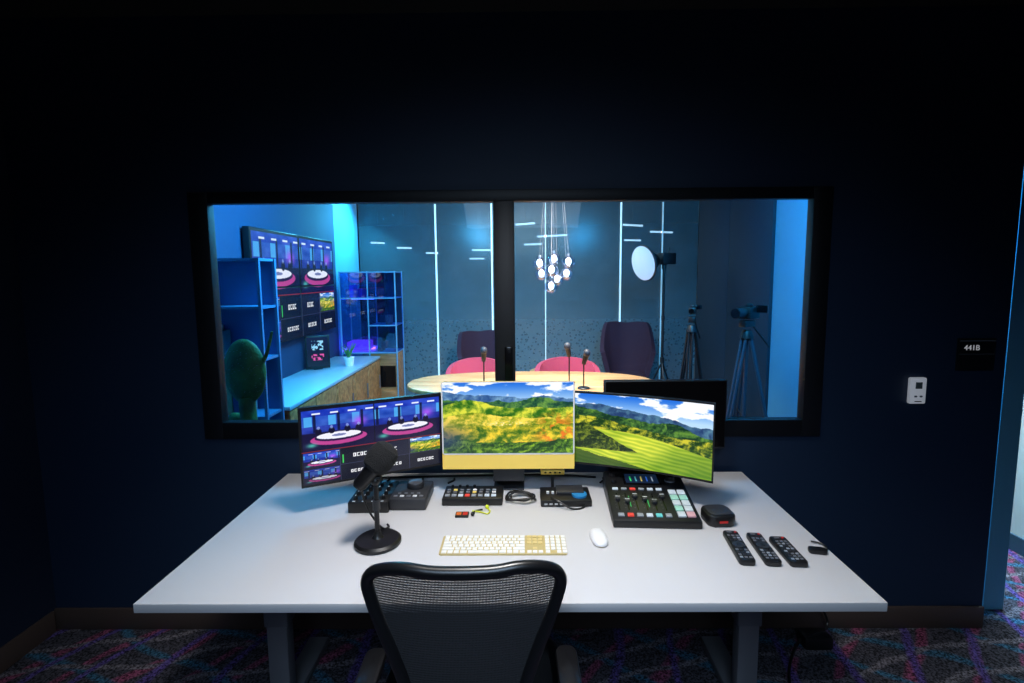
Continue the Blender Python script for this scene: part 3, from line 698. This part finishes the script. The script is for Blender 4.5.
def remote(x,y,l,w,rz,s):
    b=B(); b.prism(rrect(w,l,.012),0,.018,BLK,bev=.004)
    random.seed(s); RB=[GRY,LDIM,GRY,GRYD]
    n=int(l/.0155)
    for j in range(n-2):
        for i in range(3):
            if 4<=j<=6 and s!=3: continue
            b.box((-.014+i*.014,-l/2+.02+j*.0148,.0185),(.009,.0075,.003),random.choice(RB),bev=.001)
    if s!=3: b.cyl((0,-l/2+.02+5*.0148,.018),(0,-l/2+.02+5*.0148,.0205),.019,GRYD,seg=28); b.cyl((0,-l/2+.02+5*.0148,.02),(0,-l/2+.02+5*.0148,.0215),.008,BLK)
    b.cyl((.014,l/2-.014,.018),(.014,l/2-.014,.020),.004,RED,seg=14); b.box((-.005,l/2-.014,.0185),(.016,.006,.001),GRY)
    b.done('remote_control',(x,y,T),rz)
remote(.702,1.563,.190,.050,-.10,1); remote(.778,1.553,.180,.050,-.08,2); remote(.850,1.538,.160,.055,-.03,3)
b=B(); b.prism(rrect(.055,.03,.012),0,.014,BLK,bev=.003); b.tube([(.02,.0,.008),(.035,.02,.006),(.03,.05,.006),(.0,.06,.006)],.003,BLK,seg=6); b.done('cable_adapter',(.950,1.545,T),-.2)
# ================================================================ WALL DEVICES
b=B(); b.box((0,0,0),(.165,.012,.145),pm('sign_black',(20,21,25),.35),bev=.002); b.box((0,-.0065,.062),(.158,.002,.004),GRY)
b.box((0,-.0065,.002),(.158,.001,.0015),GRY)
sg=b.done('room_sign',(2.037,2.243,1.318))
cu=bpy.data.curves.new('sign_text','FONT'); cu.body='441B'; cu.size=.034; cu.extrude=.0008; cu.materials.append(pm('sign_white',(235,235,235),.5,em=(220,220,225),es=.3))
to=bpy.data.objects.new('sign_text',cu); sc.collection.objects.link(to); to.parent=sg; to.location=(-.060,-.0075,.020); to.rotation_euler=(pi/2,0,0)
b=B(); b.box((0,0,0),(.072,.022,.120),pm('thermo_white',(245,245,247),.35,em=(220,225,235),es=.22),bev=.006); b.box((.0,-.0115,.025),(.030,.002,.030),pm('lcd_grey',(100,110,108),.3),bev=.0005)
for i in range(2): b.box((-.012+i*.024,-.012,-.025),(.012,.003,.008),GRY,bev=.001)
b.box((0,-.012,-.048),(.03,.002,.004),GRYD); b.done('thermostat',(1.782,2.238,1.155))
b=B(); b.box((0,0,0),(.12,.01,.08),pm('outlet_white',(225,225,228),.4),bev=.003); b.box((.0,-.03,.0),(.06,.05,.05),BLK,bev=.006); 
b.done('power_outlet',(1.33,2.243,.155))
b=B(); b.box((0,0,.03),(.13,.08,.06),BLK,bev=.012); b.tube([(.03,.0,.05),(.08,.04,.07),(.07,.05,.12),(.04,.055,.16)],.006,BLK); b.tube([(-.06,0,.03),(-.12,-.05,.008),(-.22,-.20,.006),(-.27,-.42,.006),(-.26,-.60,.006)],.006,BLK)
b.tube([(-.05,-.02,.06),(0,-.04,.09),(.05,-.02,.06),(0,.0,.05)],.007,BLK)
b.done('power_adapter',(1.32,2.13,0))
# ================================================================ OFFICE CHAIR
b=B(); CH=pm('chair_black',(18,18,20),.3); 
MESH=bpy.data.materials.new('chair_mesh'); MESH.use_nodes=True; nt=MESH.node_tree; bs=nt.nodes['Principled BSDF']; out=nt.nodes['Material Output']
bs.inputs['Base Color'].default_value=L3((44,44,46)); bs.inputs['Roughness'].default_value=.6
tc=nt.nodes.new('ShaderNodeTexCoord'); w1=nt.nodes.new('ShaderNodeTexWave'); w1.bands_direction='X'; w1.inputs['Scale'].default_value=95; w2=nt.nodes.new('ShaderNodeTexWave'); w2.bands_direction='Z'; w2.inputs['Scale'].default_value=50
nt.links.new(tc.outputs['Object'],w1.inputs['Vector']); nt.links.new(tc.outputs['Object'],w2.inputs['Vector'])
mxx=nt.nodes.new('ShaderNodeMath'); mxx.operation='MAXIMUM'; nt.links.new(w1.outputs['Fac'],mxx.inputs[0]); nt.links.new(w2.outputs['Fac'],mxx.inputs[1])
mr=nt.nodes.new('ShaderNodeMapRange'); mr.inputs['From Min'].default_value=.3; mr.inputs['From Max'].default_value=.7; mr.inputs['To Min'].default_value=.6; mr.inputs['To Max'].default_value=1
nt.links.new(mxx.outputs[0],mr.inputs['Value']); t_=nt.nodes.new('ShaderNodeBsdfTransparent'); ms=nt.nodes.new('ShaderNodeMixShader')
nt.links.new(mr.outputs[0],ms.inputs['Fac']); nt.links.new(t_.outputs[0],ms.inputs[1]); nt.links.new(bs.outputs[0],ms.inputs[2]); nt.links.new(ms.outputs[0],out.inputs[0])
def backy(x,z): return -.02+.045*(x/.24)**2 -.042*(z-.72)
half=[(.48,.10),(.53,.112),(.61,.122),(.71,.142),(.79,.168),(.87,.199),(.93,.220),(.975,.228),(1.005,.203),(1.020,.14),(1.016,.06)]
outl=[(w,z) for z,w in half]+[(-w,z) for z,w in reversed(half)]
b.tube([(x,backy(x,z),z) for x,z in outl],.0150,CH,seg=12,closed=True,sub=5,flat=1.0)
def hw(z): return float(np.interp(z,[h[0] for h in half[:10]],[h[1] for h in half[:10]]))
def mfn(u,v):
    z=.48+v*(1.006-.48); x=(u*2-1)*(hw(z)); return Vector((x,backy(x,z)+.004,z))
b.surf(mfn,30,40,MESH)
b.tube([(-.135,backy(.135,.69)-.02,.68),(-.08,-.05,.665),(0,-.06,.66),(.08,-.05,.665),(.135,backy(.135,.69)-.02,.68)],.026,CH,seg=10,flat=.5)
b.tube([(0,-.055,.66),(0,-.08,.55),(0,-.03,.42),(0,.08,.38)],.025,CH,seg=12)
sl_=[(.25*math.copysign(abs(math.cos(2*pi*k/48))**.6,math.cos(2*pi*k/48)),.30+.22*math.copysign(abs(math.sin(2*pi*k/48))**.6,math.sin(2*pi*k/48))) for k in range(48)]
b.tube([(x,y,.47-.03*abs((y-.3)/.22)**3*(1 if y>.3 else -.6)) for x,y in sl_[::2]],.02,CH,seg=10,closed=True,sub=3)
b.prism([(x*.95,.30+(y-.30)*.95) for x,y in sl_],.462,.468,MESH)
b.box((0,.24,.37),(.20,.26,.07),CH,bev=.02); b.cyl((0,.24,.12),(0,.24,.36),.028,GRYD); b.cyl((0,.24,.10),(0,.24,.20),.04,CH)
for sgn in(-1,1):
    b.tube([(sgn*.12,.20,.40),(sgn*.23,.16,.40),(sgn*.262,.12,.48),(sgn*.262,.10,.60),(sgn*.258,.10,.66)],.017,GRY,seg=10)
    b.prism(rrect(.058,.15,.026),0,.022,CH,Matrix.Translation((sgn*.256,.095,.66)),bev=.009)
    b.tube([(sgn*.135,backy(.135,.69)-.01,.70),(sgn*.13,-.03,.60),(sgn*.10,.0,.47),(sgn*.07,.10,.40)],.012,GRY,seg=10)
for k in range(5):
    a=pi/2+k*2*pi/5; b.tube([(0,.24,.13),(.15*math.cos(a),.24+.15*math.sin(a),.115),(.30*math.cos(a),.24+.30*math.sin(a),.075)],lambda t:.026-.010*t,CH,seg=10)
    cx,cy_=.30*math.cos(a),.24+.30*math.sin(a)
    for q in(-.014,.014): b.cyl((cx+q*math.cos(a+pi/2)-.009*math.cos(a+pi/2),cy_+q*math.sin(a+pi/2)-.009*math.sin(a+pi/2),.03),(cx+q*math.cos(a+pi/2)+.009*math.cos(a+pi/2),cy_+q*math.sin(a+pi/2)+.009*math.sin(a+pi/2),.03),.03,CH,seg=18)
    b.cyl((cx,cy_,.03),(cx,cy_,.08),.008,CH,seg=8)
b.done('office_chair',(-.143,1.10,0),.02)
# ================================================================ LIGHTS
def area(name,loc,size,power,col,target=None,rot=None,spread=None,sy=None):
    l=bpy.data.lights.new(name,'AREA'); l.energy=power; l.color=col; l.size=size
    if sy: l.shape='RECTANGLE'; l.size_y=sy
    if spread: l.spread=spread
    o=bpy.data.objects.new(name,l); sc.collection.objects.link(o); o.location=loc
    if target is not None: o.rotation_euler=(Vector(target)-Vector(loc)).to_track_quat('-Z','Y').to_euler()
    elif rot: o.rotation_euler=rot
    return o
def spot(name,loc,target,power,col,angle,blend,size=.1):
    l=bpy.data.lights.new(name,'SPOT'); l.energy=power; l.color=col; l.spot_size=angle; l.spot_blend=blend; l.shadow_soft_size=size
    o=bpy.data.objects.new(name,l); sc.collection.objects.link(o); o.location=loc
    o.rotation_euler=(Vector(target)-Vector(loc)).to_track_quat('-Z','Y').to_euler(); return o
spot('desk_downlight',(-.02,1.30,2.75),(-.02,1.52,.785),168,(1,.975,.955),math.radians(94),.75,.2)
area('studio_blue_left',(-.9,3.4,2.55),.6,165,(.06,.52,1),target=(-2.15,4.3,1.2))
area('studio_cyan_corner',(-1.7,6.2,2.5),.3,34,(.08,.65,1),target=(-2.15,5.6,1.6))
area('studio_blue_right',(1.2,3.0,2.5),.5,80,(.03,.46,1),target=(2.3,4.4,1.2))
area('studio_table_key',(.3,3.9,2.55),.4,45,(1,.86,.74),target=(.2,4.5,.7),spread=math.radians(100))
area('studio_far_fill',(0,5.4,2.55),1.5,60,(.55,.84,1),target=(0,6.6,1.2))
area('office_fill',(0,9.5,2.9),4,170,(.8,.92,1),target=(0,9.5,0))
area('corridor_light',(2.62,2.62,2.6),.3,26,(.8,.94,1),target=(2.98,2.8,.9),spread=math.radians(80))
area('corridor_blue',(2.55,2.70,2.6),.15,6,(.1,.5,1),target=(2.5,2.5,0),spread=math.radians(50))
area('room_fill',(0,-.5,2.55),1.2,19,(.55,.75,1),target=(0,1.3,.0),spread=math.radians(105))
w=bpy.data.worlds.new('World'); sc.world=w; w.use_nodes=True; w.node_tree.nodes['Background'].inputs[0].default_value=(.01,.015,.03,1); w.node_tree.nodes['Background'].inputs[1].default_value=.3
# ================================================================ CAMERA
cd=bpy.data.cameras.new('camera'); cd.sensor_width=36; cd.lens=500/1024*36; cd.shift_y=-.0127; cd.shift_x=-.0065; cd.clip_start=.05
co=bpy.data.objects.new('camera',cd); sc.collection.objects.link(co); co.location=(0,0,1.685)
Rm=Matrix.Rotation(math.radians(.5),3,'Z')@Matrix.Rotation(math.radians(84),3,'X')@Matrix.Rotation(math.radians(-.45),3,'Z')
co.rotation_euler=Rm.to_euler(); sc.camera=co
